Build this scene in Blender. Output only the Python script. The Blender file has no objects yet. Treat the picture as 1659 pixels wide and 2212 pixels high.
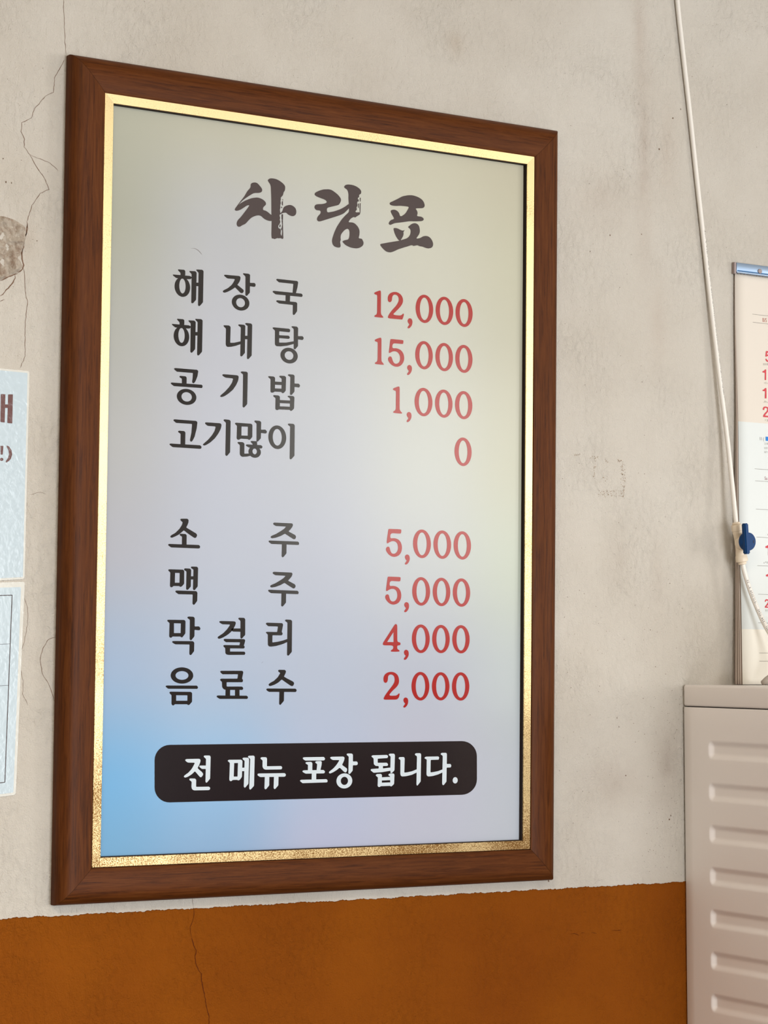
import bpy, bmesh, math, random
import numpy as np
from mathutils import Vector, Matrix
from mathutils.geometry import delaunay_2d_cdt

random.seed(7)
C = bpy.context.scene.collection
SC = bpy.context.scene

# ------------------------------------------------------------------ camera
# Wall = plane Y=0, X runs right along it, Z up, the room is on the -Y side.
W, H = 1659.0, 2212.0
F = 5116.3                       # focal length in pixels of the 1659 px wide frame
S = 0.92                         # height of the gilt slip rectangle in metres
GOLD_H = 0.020                   # gilt slip stands 20 mm off the wall
ZT = 2.169                       # top of the gilt slip above the floor
R = [Vector((0.8454559, -0.01024085, -0.53394704)),
     Vector((0.04107492, 0.99810144, 0.04589525)),
     Vector((0.5324633, -0.06073424, 0.84427139))]
def w2b(v): return Vector((v[0], v[2], -v[1]))
CAMP = Vector((-1.30955339 * S, -2.76594719 * S - GOLD_H, ZT - 0.72696087 * S))
AX, AY, AZ = w2b(R[0]), -w2b(R[1]), -w2b(R[2])
cam = bpy.data.cameras.new('camera'); camo = bpy.data.objects.new('camera', cam); C.objects.link(camo)
m = Matrix((AX, AY, AZ)).transposed().to_4x4(); m.translation = CAMP
camo.matrix_world = m
cam.sensor_fit = 'HORIZONTAL'; cam.sensor_width = 36.0; cam.lens = F / W * 36.0
cam.clip_start = 0.05; cam.clip_end = 50
SC.camera = camo

# ------------------------------------------------------------------ world, lights, exposure
SC.view_settings.view_transform = 'Standard'; SC.view_settings.look = 'None'
SC.view_settings.gamma = 1.0; SC.view_settings.use_curve_mapping = False
SC.view_settings.exposure = 0.13
wd = bpy.data.worlds.new('world'); SC.world = wd; wd.use_nodes = True
bg = wd.node_tree.nodes['Background']
bg.inputs[0].default_value = (1.0, 0.95, 0.9, 1); bg.inputs[1].default_value = 0.2
def area(name, loc, target, sx, sy, power, col):
    l = bpy.data.lights.new(name, 'AREA'); l.shape = 'RECTANGLE'; l.size = sx; l.size_y = sy
    l.energy = power; l.color = col
    o = bpy.data.objects.new(name, l); C.objects.link(o); o.location = loc
    o.rotation_euler = (Vector(target) - Vector(loc)).to_track_quat('-Z', 'Y').to_euler()
    return o
# daylight through the shop's glass door and its high window, both in the wall behind the viewer
RX1 = 5.2
DX0, DX1, WX0, WX1, WZ0, WZ1 = 0.0, 1.7, 3.1, 5.05, 1.72, 2.65
area('door_light', ((DX0 + DX1) / 2, -5.03, 1.1), ((DX0 + DX1) / 2, 0, 1.1), DX1 - DX0, 2.2, 165, (0.93, 0.965, 1.0))
area('window_light', ((WX0 + WX1) / 2, -5.03, (WZ0 + WZ1) / 2), ((WX0 + WX1) / 2, 0, (WZ0 + WZ1) / 2), WX1 - WX0, WZ1 - WZ0, 29, (1.0, 0.99, 0.92))
area('side_window_light', (RX1 - .03, -3.7, 1.75), (0, -3.7, 1.75), 1.1, 1.3, 78, (1.0, 0.97, 0.93))
area('ceiling_fill', (-1.2, -1.9, 2.70), (-1.2, -1.9, 0), 1.3, .35, 40, (1.0, .86, .66))  # unseen lamp added to lift the cabinet's side and warm the upper wall
# ------------------------------------------------------------------ helpers
def ray(x, y):
    d = AX * ((x - W / 2) / F) + AY * (-(y - H / 2) / F) - AZ
    return d
def px(x, y, h=0.0):
    "point of the plane h metres in front of the wall that the photograph shows at x, y"
    d = ray(x, y); t = (-h - CAMP.y) / d.y; p = CAMP + d * t
    return Vector((p.x, -h, p.z))
def pxX(x, y, X):
    d = ray(x, y); t = (X - CAMP.x) / d.x; return CAMP + d * t

def setp(o, label=None, cat=None, group=None, kind=None):
    if label: o['label'] = label
    if cat: o['category'] = cat
    if group: o['group'] = group
    if kind: o['kind'] = kind
    return o
def attach(o, parent):
    if parent:
        o.parent = parent
        if parent.type == 'EMPTY': o.matrix_parent_inverse = Matrix.Translation(-parent.location)
def mesh(name, verts, faces, mat=None, parent=None, smooth=False, mats=None, fmat=None):
    me = bpy.data.meshes.new(name); me.from_pydata([tuple(v) for v in verts], [], faces)
    for q in (mats or ([mat] if mat else [])): me.materials.append(q)
    if fmat:
        for p, i in zip(me.polygons, fmat): p.material_index = i
    if smooth: me.polygons.foreach_set('use_smooth', [True] * len(me.polygons))
    me.update()
    o = bpy.data.objects.new(name, me); C.objects.link(o)
    attach(o, parent)
    return o
def from_bm(name, bm, mat=None, parent=None, smooth=False):
    bmesh.ops.recalc_face_normals(bm, faces=bm.faces)
    me = bpy.data.meshes.new(name); bm.to_mesh(me); bm.free()
    if mat: me.materials.append(mat)
    if smooth:
        me.polygons.foreach_set('use_smooth', [True] * len(me.polygons))
    o = bpy.data.objects.new(name, me); C.objects.link(o)
    attach(o, parent)
    return o
def autosmooth(o, ang=35):
    o.data.polygons.foreach_set('use_smooth', [True] * len(o.data.polygons))
    try: o.data.set_sharp_from_angle(angle=math.radians(ang))
    except Exception: pass
def box(bm, lo, hi, bev=0.0, seg=2):
    r = bmesh.ops.create_cube(bm, size=1.0)
    vs = r['verts']; lo = Vector(lo); hi = Vector(hi)
    for v in vs: v.co = Vector(((v.co.x + .5) * (hi.x - lo.x) + lo.x, (v.co.y + .5) * (hi.y - lo.y) + lo.y, (v.co.z + .5) * (hi.z - lo.z) + lo.z))
    if bev:
        es = list({e for v in vs for e in v.link_edges})
        bmesh.ops.bevel(bm, geom=es, offset=bev, segments=seg, profile=0.5, affect='EDGES')
def empty(name, loc, parent=None):
    o = bpy.data.objects.new(name, None); C.objects.link(o); o.location = loc; o.empty_display_size = .05
    attach(o, parent)
    return o
def frame_of(d, up=Vector((0, -1, 0))):
    z = d.normalized(); x = up.cross(z)
    if x.length < 1e-4: x = Vector((1, 0, 0)).cross(z)
    x.normalize(); y = z.cross(x); return x, y, z
def tube(pts, rad, n=16, caps=True):
    "verts, faces of a swept tube; rad is a number or a list"
    V = []; Fc = []
    for i, p in enumerate(pts):
        d = (pts[min(i + 1, len(pts) - 1)] - pts[max(i - 1, 0)])
        x, y, z = frame_of(d); r = rad[i] if isinstance(rad, (list, tuple)) else rad
        for k in range(n):
            a = 2 * math.pi * k / n; V.append(p + x * (r * math.cos(a)) + y * (r * math.sin(a)))
    for i in range(len(pts) - 1):
        for k in range(n):
            a, b = i * n + k, i * n + (k + 1) % n
            Fc.append((a, b, b + n, a + n))
    if caps:
        Fc.append(tuple(range(n))[::-1]); Fc.append(tuple(range((len(pts) - 1) * n, len(pts) * n)))
    return V, Fc
def spline(pts, per=8):
    out = []
    P = [pts[0] * 2 - pts[1]] + list(pts) + [pts[-1] * 2 - pts[-2]]
    for i in range(1, len(P) - 2):
        for k in range(per):
            t = k / per; a, b, c, d = P[i - 1], P[i], P[i + 1], P[i + 2]
            out.append(0.5 * ((2 * b) + (c - a) * t + (2 * a - 5 * b + 4 * c - d) * t * t + (3 * b - a - 3 * c + d) * t ** 3))
    out.append(pts[-1]); return out

# ------------------------------------------------------------------ materials
def lin(c):
    return tuple(((v / 255) / 12.92 if v / 255 <= .04045 else ((v / 255 + .055) / 1.055) ** 2.4) for v in c) + (1.0,)
def mat(name, col, rough=.6, spec=.5, metal=0.0, coat=0.0, coat_rough=.1):
    m = bpy.data.materials.new(name); m.use_nodes = True; nt = m.node_tree
    p = nt.nodes['Principled BSDF']
    p.inputs['Base Color'].default_value = lin(col); p.inputs['Roughness'].default_value = rough
    p.inputs['Specular IOR Level'].default_value = spec; p.inputs['Metallic'].default_value = metal
    p.inputs['Coat Weight'].default_value = coat; p.inputs['Coat Roughness'].default_value = coat_rough
    return m
def nodes(m): return m.node_tree.nodes, m.node_tree.links, m.node_tree.nodes['Principled BSDF']
def N(nt, t, **kw):
    n = nt.new(t)
    for k, v in kw.items():
        if k in n.bl_rna.properties: setattr(n, k, v)
        else: n.inputs[k].default_value = v
    return n
def noise(nt, lk, vec, scale, detail=4, rough=.55, dist=0):
    n = N(nt, 'ShaderNodeTexNoise', Scale=scale, Detail=detail, Roughness=rough, Distortion=dist)
    if vec: lk.new(vec, n.inputs['Vector'])
    return n.outputs['Fac']
def ramp(nt, lk, fac, stops):
    r = nt.new('ShaderNodeValToRGB'); e = r.color_ramp.elements
    while len(e) < len(stops): e.new(.5)
    for q, (pos, c) in zip(e, stops): q.position = pos; q.color = c if len(c) == 4 else lin(c)
    lk.new(fac, r.inputs['Fac']); return r.outputs['Color']
def mixc(nt, lk, fac, a, b, mode='MIX'):
    n = nt.new('ShaderNodeMix'); n.data_type = 'RGBA'; n.blend_type = mode
    for s, v in ((0, fac), (6, a), (7, b)):
        if hasattr(v, 'links'): lk.new(v, n.inputs[s])
        else: n.inputs[s].default_value = v
    return n.outputs[2]
def math_(nt, lk, op, a, b=None):
    n = nt.new('ShaderNodeMath'); n.operation = op
    for s, v in ((0, a), (1, b)):
        if v is None: continue
        if hasattr(v, 'links'): lk.new(v, n.inputs[s])
        else: n.inputs[s].default_value = v
    return n.outputs[0]
def bump(nt, lk, p, hgt, dist, strength=1.0, prev=None):
    b = N(nt, 'ShaderNodeBump', Strength=strength, Distance=dist); lk.new(hgt, b.inputs['Height'])
    if prev: lk.new(prev, b.inputs['Normal'])
    lk.new(b.outputs['Normal'], p.inputs['Normal']); return b.outputs['Normal']
def objco(nt): return nt.new('ShaderNodeTexCoord').outputs['Object']
def mapped(nt, lk, vec, scale=(1, 1, 1), rot=(0, 0, 0), loc=(0, 0, 0)):
    n = nt.new('ShaderNodeMapping'); lk.new(vec, n.inputs['Vector'])
    n.inputs['Scale'].default_value = scale; n.inputs['Rotation'].default_value = rot; n.inputs['Location'].default_value = loc
    return n.outputs['Vector']
def blob(nt, lk, vec, c, sx, sz):
    "soft round patch, 1 at its middle, at wall point c"
    d = mapped(nt, lk, vec, scale=(1 / sx, 0, 1 / sz), loc=(-c.x / sx, 0, -c.z / sz))
    g = N(nt, 'ShaderNodeTexGradient', gradient_type='QUADRATIC_SPHERE'); lk.new(d, g.inputs[0]); return g.outputs['Fac']

def plaster(name, base, dark, patches=(), rough=.75, bstr=1.0):
    m = mat(name, base, rough, .35); nt, lk, p = nodes(m); v = objco(nt)
    big = noise(nt, lk, v, 3.0, 5, .6)
    col = ramp(nt, lk, big, [(.30, dark), (.62, base)])
    for (x, y, sx, sz, c, amt) in patches:
        f = blob(nt, lk, v, px(x, y), sx, sz)
        f = math_(nt, lk, 'MULTIPLY', f, math_(nt, lk, 'MULTIPLY', noise(nt, lk, v, 22, 6, .7), amt * 2))
        col = mixc(nt, lk, f, col, lin(c))
    lk.new(col, p.inputs['Base Color'])
    fine = noise(nt, lk, v, 520, 4, .7)
    strokes = noise(nt, lk, mapped(nt, lk, v, scale=(1, 1, .65)), 140, 5, .65, .6)
    mask = ramp(nt, lk, noise(nt, lk, v, 9, 3, .5), [(.35, (0, 0, 0, 1)), (.65, (1, 1, 1, 1))])
    h = math_(nt, lk, 'ADD', math_(nt, lk, 'MULTIPLY', fine, .42), math_(nt, lk, 'MULTIPLY', strokes, math_(nt, lk, 'ADD', math_(nt, lk, 'MULTIPLY', mask, .8), .35)))
    h = math_(nt, lk, 'ADD', h, math_(nt, lk, 'MULTIPLY', noise(nt, lk, v, 14, 3, .45), 2.0))
    bump(nt, lk, p, h, .0040 * bstr, 1.0)
    return m

def wood_mat(name, axis):
    m = mat(name, (96, 54, 30), .45, .10); nt, lk, p = nodes(m); v = objco(nt)
    sc = (1, 1, .045) if axis == 'z' else (.045, 1, 1)
    mv = mapped(nt, lk, v, scale=sc)
    g = noise(nt, lk, mv, 330, 8, .75, .5)
    g2 = noise(nt, lk, mapped(nt, lk, v, scale=(1, 1, .12) if axis == 'z' else (.12, 1, 1)), 34, 4, .6, .8)
    col = ramp(nt, lk, g, [(.32, ((50,23,6),(88,45,14),(106,60,24))[0]), (.5, ((50,23,6),(88,45,14),(106,60,24))[1]), (.72, ((50,23,6),(88,45,14),(106,60,24))[2])])
    col = mixc(nt, lk, math_(nt, lk, 'MULTIPLY', g2, .45), col, lin(((50,23,6),(88,45,14),(106,60,24))[0]))
    lk.new(col, p.inputs['Base Color'])
    bump(nt, lk, p, g, .0003, .35)
    r = nt.new('ShaderNodeMapRange'); lk.new(g, r.inputs[0]); r.inputs[3].default_value = .40; r.inputs[4].default_value = .55
    lk.new(r.outputs[0], p.inputs['Roughness'])
    return m

def gilt_mat():
    m = mat('gilt', (222, 186, 118), .30, .5, metal=1.0); nt, lk, p = nodes(m); v = objco(nt)
    sp = noise(nt, lk, v, 640, 4, .7); sz = noise(nt, lk, v, 12, 3, .6)
    # tarnish specks; the extra darkening low down paints in dimmer reflections
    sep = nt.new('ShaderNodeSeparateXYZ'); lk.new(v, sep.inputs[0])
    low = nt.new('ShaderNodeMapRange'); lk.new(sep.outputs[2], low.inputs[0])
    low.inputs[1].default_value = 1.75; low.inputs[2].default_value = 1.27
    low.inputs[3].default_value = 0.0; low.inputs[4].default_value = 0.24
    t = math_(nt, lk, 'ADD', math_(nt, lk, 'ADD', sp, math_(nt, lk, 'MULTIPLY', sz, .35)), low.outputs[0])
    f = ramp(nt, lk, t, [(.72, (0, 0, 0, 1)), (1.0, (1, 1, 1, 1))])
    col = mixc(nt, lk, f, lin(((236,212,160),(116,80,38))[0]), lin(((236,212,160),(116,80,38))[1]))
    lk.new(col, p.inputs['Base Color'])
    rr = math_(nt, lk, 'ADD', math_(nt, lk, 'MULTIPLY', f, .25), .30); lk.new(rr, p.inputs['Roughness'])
    bump(nt, lk, p, sp, .0002, .4); return m
# ------------------------------------------------------------------ lettering
# Every letter is a filled outline. Outlines are noted in tenths of a photograph pixel
# from a corner (ox, oy) and laid on the plane of the sheet they are printed on.
K = 9.994
def rnd(pts, r):
    "round the corners of a closed outline"
    out = []; n = len(pts)
    for i in range(n):
        a, b, c = np.array(pts[i - 1], float), np.array(pts[i], float), np.array(pts[(i + 1) % n], float)
        l1, l2 = np.linalg.norm(a - b), np.linalg.norm(c - b)
        q1 = b + (a - b) * min(r, .48 * l1) / max(l1, 1e-6); q2 = b + (c - b) * min(r, .48 * l2) / max(l2, 1e-6)
        for t in (0, .33, .67, 1): out.append(tuple((1 - t) ** 2 * q1 + 2 * t * (1 - t) * b + t * t * q2))
    return out
def parse(s): return [tuple(float(v) for v in q.split(',')) for q in s.split()]
def ell(cx, cy, rx, ry, slope=0.0, n=44):
    return [(cx + rx * math.cos(2 * math.pi * k / n), cy + ry * math.sin(2 * math.pi * k / n) + slope * rx * math.cos(2 * math.pi * k / n)) for k in range(n)]
def shapes(ox, oy, items, r=16):
    """items: 'poly text', ('H', outer, hole), ('O', cx,cy,rx,ry, icx,icy,irx,iry), ('D', cx,cy,rx,ry), ('T', dx, dy, items)"""
    out = []
    def todo(items, dx, dy, r):
        for it in items:
            if isinstance(it, str): out.append((rnd([(x + dx, y + dy) for x, y in parse(it)], r), None))
            elif it[0] == 'H':
                out.append((rnd([(x + dx, y + dy) for x, y in parse(it[1])], r), rnd([(x + dx, y + dy) for x, y in parse(it[2])], 6)))
            elif it[0] in 'OD':
                cx, cy = it[1] + dx, it[2] + dy
                sl = (1500.7 - (oy + cy / K)) / (8953.3 - (ox + cx / K))
                o = ell(cx, cy, it[3], it[4], sl)
                out.append((o, ell(it[5] + dx, it[6] + dy, it[7], it[8], sl) if it[0] == 'O' else None))
            elif it[0] == 'T': todo(it[3], dx + it[1], dy + it[2], r)
            elif it[0] == 'R': todo(it[2], dx, dy, it[1])
    todo(items, 0, 0, r)
    return [([(ox + x / K, oy + y / K) for x, y in o], [(ox + x / K, oy + y / K) for x, y in h] if h else None) for o, h in out]
def union(shp):
    "one flat triangulated union of outlines with holes"
    V = []; Fc = []; outer = []; hole = {}
    for o, h in shp:
        i = len(V); V += o; outer.append(len(Fc)); Fc.append(list(range(i, i + len(o))))
        if h:
            i = len(V); V += h; hole[outer[-1]] = len(Fc); Fc.append(list(range(i, i + len(h))))
    v, e, f, ov, oe, of = delaunay_2d_cdt([Vector(p) for p in V], [], Fc, 0, 1e-4, True)
    keep = []
    for t, src in zip(f, of):
        s = set(src)
        if any(k in s and not (k in hole and hole[k] in s) for k in outer): keep.append(t)
    used = sorted({i for t in keep for i in t}); mp = {a: b for b, a in enumerate(used)}
    return [v[i] for i in used], [tuple(mp[i] for i in t) for t in keep]
def lettering(name, groups, h, material, parent, r=16):
    V = []; Fc = []
    for g in groups:
        v, f = union(shapes(*g, r=r) if not isinstance(g, dict) else g['s'])
        b = len(V); V += [px(q.x, q.y, h) for q in v]
        for t in f:
            a = [V[b + i] for i in t]
            nrm = (a[1] - a[0]).cross(a[2] - a[0])
            t = t if nrm.y < 0 else t[::-1]
            Fc.append(tuple(b + i for i in t))
    return mesh(name, V, Fc, material, parent)

HAE = ["245,118 380,128 402,150 402,250 300,250 300,195 247,140", "135,228 500,260 530,275 545,295 520,330 440,330 205,305 137,250",
       ('O', 340, 498, 168, 214, 342, 478, 69, 160), "490,152 620,158 648,190 636,775 570,850 545,850 532,835 540,220 495,175",
       "635,405 695,405 695,482 635,480", "640,120 770,127 797,155 785,830 715,910 690,910 678,890 690,192 642,142"]
JU = ["900,150 925,138 1310,155 1331,185 1310,240 1270,290 1230,328 1380,410 1398,450 1375,495 1345,500 1250,440 1155,378 1070,425 960,465 880,478 850,468 845,445 865,425 960,385 1070,320 1140,270 1180,225 960,213 905,180",
      "802,535 820,525 1440,548 1463,580 1455,618 1435,622 865,600 807,560", "1090,600 1190,605 1187,805 1120,885 1095,888 1084,865"]
ROWS = {
 'haejang': [(360, 570, HAE),
   (360, 570, [('R', 24, ["1240,238 1265,234 1575,262 1597,290 1590,345 1565,400 1528,452 1470,515 1400,560 1320,602 1260,622 1225,618 1210,595 1225,572 1320,525 1400,460 1445,395 1478,328 1310,315 1245,262"])]),
   (500, 575, ["125,400 260,510 268,545 240,582 215,582 195,575 75,455", "250,150 370,163 403,185 399,360 500,362 525,395 515,440 490,448 399,432 398,572 335,640 312,640 301,620 303,222 253,175", ('O', 198, 786, 190, 172, 197, 788, 95, 98)]),
   (500, 575, ["967,280 990,273 1420,320 1441,345 1425,460 1390,590 1320,590 1330,455 1337,382 1025,348 970,300", "890,540 910,531 1515,592 1540,625 1525,665 950,607 893,560", "1170,605 1268,615 1262,780 1167,780", "967,745 990,735 1395,775 1420,800 1417,975 1360,1050 1335,1055 1323,1030 1326,838 1030,805 970,765"])],
 'haenae': [(360, 675, [('T', -20, 17, HAE)]),
   (500, 680, ["-171,225 -50,230 -18,260 -27,605 60,603 200,572 215,572 215,632 200,632 100,668 0,690 -80,694 -108,680 -123,640 -118,298 -168,248", "147,213 165,206 275,215 300,240 290,825 225,898 200,896 190,880 203,270 150,232", "290,452 355,452 355,528 290,528", "297,182 320,176 425,187 448,215 437,880 370,955 345,955 335,935 350,240 300,205"]),
   (500, 680, ["887,275 915,270 1250,302 1270,330 1262,372 1240,377 1032,355 1030,440 1235,450 1262,480 1252,515 1230,520 1030,503 1030,600 1180,600 1350,570 1350,628 1200,668 1060,682 975,678 945,655 938,620 940,340 892,298", "1297,250 1320,245 1415,256 1440,285 1437,462 1535,460 1562,500 1545,540 1525,545 1437,530 1438,675 1375,748 1345,740 1345,305 1300,270", ('O', 1245, 881, 187, 169, 1244, 880, 94, 92)])],
 'gonggi': [(360, 785, ["160,110 185,100 660,138 683,165 665,280 620,390 590,428 565,428 549,400 562,310 568,207 225,180 163,130", "275,275 300,268 410,278 433,305 430,455 330,450 330,330 280,300", "90,420 110,412 760,460 780,490 765,533 155,490 93,440", ('O', 431, 723, 211, 173, 433, 722, 113, 101)]),
   (360, 785, [('R', 26, ["1200,242 1225,232 1535,257 1558,285 1545,370 1500,470 1430,570 1330,655 1240,712 1190,727 1163,722 1155,705 1175,680 1260,610 1350,510 1410,420 1440,325 1270,308 1205,265"])]),
   (500, 790, ["200,132 225,122 330,130 353,155 340,830 275,902 250,900 242,880 252,188 203,150", "792,230 815,224 915,233 943,262 938,560 900,580 860,582 843,560 845,290 797,252", "1033,225 1055,214 1155,222 1180,250 1172,540 1125,592 1095,592 1080,575 1085,280 1037,245", "930,342 1090,350 1090,418 930,410", "900,488 1090,495 1095,568 915,558", "1218,195 1240,183 1340,192 1363,218 1362,385 1455,387 1483,425 1470,465 1450,470 1362,457 1360,560 1300,632 1275,632 1264,615 1272,243 1222,212"]),
   (500, 790, ["900,642 920,633 1020,642 1047,670 1045,930 1000,958 965,955 948,935 952,700 905,662", "1212,655 1235,647 1335,655 1360,680 1352,925 1300,975 1270,975 1262,955 1265,705 1217,672", "1040,740 1270,752 1270,818 1040,806", "1010,875 1270,885 1275,955 1020,943"])],
 'gogi': [(360, 895, ["145,118 170,107 640,142 665,170 650,300 605,480 560,570 540,590 515,588 502,560 535,400 550,208 205,185 150,138", "247,362 270,352 380,362 406,390 400,665 300,665 302,420 250,385", "62,640 85,630 725,668 755,700 745,740 715,745 130,708 67,660",
     ('R', 26, ["828,182 850,172 1165,193 1188,225 1170,310 1120,410 1040,520 940,610 840,670 800,674 780,655 800,632 890,555 980,450 1035,360 1062,262 885,250 832,205"]), "1228,118 1250,108 1355,118 1382,145 1370,820 1305,897 1280,895 1267,875 1280,180 1232,138"]),
   (500, 895, [('H', "75,190 100,180 430,203 453,230 450,490 400,548 375,552 355,535 200,525 165,550 135,548 113,525 120,248 80,210", "218,262 355,268 352,462 215,457"), "493,142 515,132 615,142 643,170 638,332 735,330 768,370 755,410 735,415 638,402 635,518 570,590 541,590 543,200 500,165",
     "130,602 155,594 250,602 280,632 278,850 400,845 430,890 340,912 240,918 200,900 180,860 182,665 135,622", "413,580 440,574 550,582 557,670 460,670 455,635 417,600", "310,658 335,648 640,665 672,695 660,735 630,738 380,718 315,680", ('O', 502, 812, 134, 126, 502, 801, 48, 62)]),
   (500, 895, [('O', 990, 495, 193, 255, 990, 495, 98, 180), "1218,208 1240,198 1340,206 1367,235 1360,895 1290,972 1265,970 1257,950 1268,262 1222,228"])],
 'soju': [(350, 1110, ["395,115 415,104 545,104 575,130 570,190 545,250 522,295 600,340 740,425 760,460 740,510 715,522 690,515 560,425 472,355 420,400 360,450 290,485 220,515 190,512 177,490 195,465 290,410 380,320 430,240 447,182 400,140", "380,440 400,428 510,435 533,460 530,690 430,690 432,490 390,470", "132,660 155,648 800,672 825,705 815,742 790,748 200,725 137,682"]), (500, 1115, JU)],
 'maekju': [(350, 1215, [('H', "135,155 160,147 460,155 480,185 478,460 430,515 395,530 375,510 245,508 220,535 190,537 172,510 180,215 140,180", "282,225 382,228 378,438 277,437"), "478,135 500,127 605,132 630,160 622,520 560,590 535,592 520,570 530,195 480,165", "622,95 650,88 755,92 780,118 770,520 705,598 685,598 668,575 680,155 630,122", "620,298 685,298 685,368 620,368", "288,615 310,605 740,618 765,650 760,830 700,912 675,914 658,890 663,692 355,685 293,640"]), (500, 1220, [('T', -10, 13, JU)])],
 'makgeolli': [(350, 1320, [('H', "112,195 135,187 485,192 508,220 503,485 440,565 415,568 400,550 225,550 205,575 175,575 155,550 163,258 118,220", "258,262 407,267 403,475 258,475"), "548,128 575,118 680,122 707,150 705,333 800,330 830,370 820,410 795,415 703,405 700,545 635,627 612,630 597,605 602,190 552,152", "218,655 240,646 670,650 697,680 693,865 630,948 605,950 590,925 595,722 285,718 223,680"]),
   (350, 1320, [('R', 24, ["1235,225 1260,213 1575,222 1597,250 1580,310 1545,375 1500,440 1420,510 1320,570 1240,600 1210,592 1198,570 1220,545 1320,480 1400,400 1450,330 1475,290 1300,285 1240,245"])]),
   (500, 1325, ["0,330 20,325 205,325 205,397 30,393 0,370", "148,102 170,93 275,96 298,125 297,465 225,545 205,545 193,520 195,160 152,125", "-168,560 -145,550 275,555 300,582 268,700 170,700 188,625 -120,622 -165,585", "-175,690 -150,682 260,690 287,715 282,745 265,758 -130,755 -172,715", "-135,735 -28,735 -30,835 -60,897 -110,885 -130,860", "-100,823 280,825 303,860 285,895 -60,897 -110,885"]),
   (500, 1325, ["743,210 770,200 1095,210 1117,240 1085,400 1105,425 1102,455 1085,475 885,472 883,628 1000,612 1110,586 1220,548 1220,612 1100,665 960,705 850,718 810,712 787,680 785,455 745,420 745,405 765,398 988,402 1005,283 795,277 748,235", "1158,142 1180,132 1285,138 1310,165 1303,830 1235,912 1212,912 1200,890 1210,200 1160,165"])],
 'eumryosu': [(350, 1430, [('O', 431, 291, 243, 176, 432, 291, 140, 94), "80,518 100,507 755,510 780,545 765,580 135,578 83,540", ('H', "160,650 185,640 625,645 650,670 648,860 590,925 560,930 545,912 275,912 255,937 225,937 205,910 205,712 165,680", "305,718 550,720 548,837 305,837")]),
   (500, 1430, ["-243,200 -220,190 235,190 257,218 228,360 250,385 250,410 235,437 -105,437 -103,530 230,530 258,565 240,603 -120,603 -165,590 -200,545 -205,430 -245,390 -240,370 -220,360 130,360 143,265 -195,265 -240,220", "-127,590 -28,590 -30,745 -130,745", "78,590 175,590 175,745 75,745", "-320,735 -300,722 335,728 360,760 345,797 -255,797 -315,758"]),
   (500, 1430, ["1007,180 1030,168 1155,170 1180,200 1165,250 1132,315 1200,355 1335,425 1356,460 1335,512 1305,522 1275,510 1180,445 1085,378 1010,445 930,490 840,520 810,512 800,490 820,462 920,405 1000,330 1055,238 1010,205", "752,582 775,572 1385,575 1410,605 1398,642 1380,648 810,645 757,610", "1035,635 1137,635 1132,840 1060,925 1040,925 1030,900"])],
}
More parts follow.
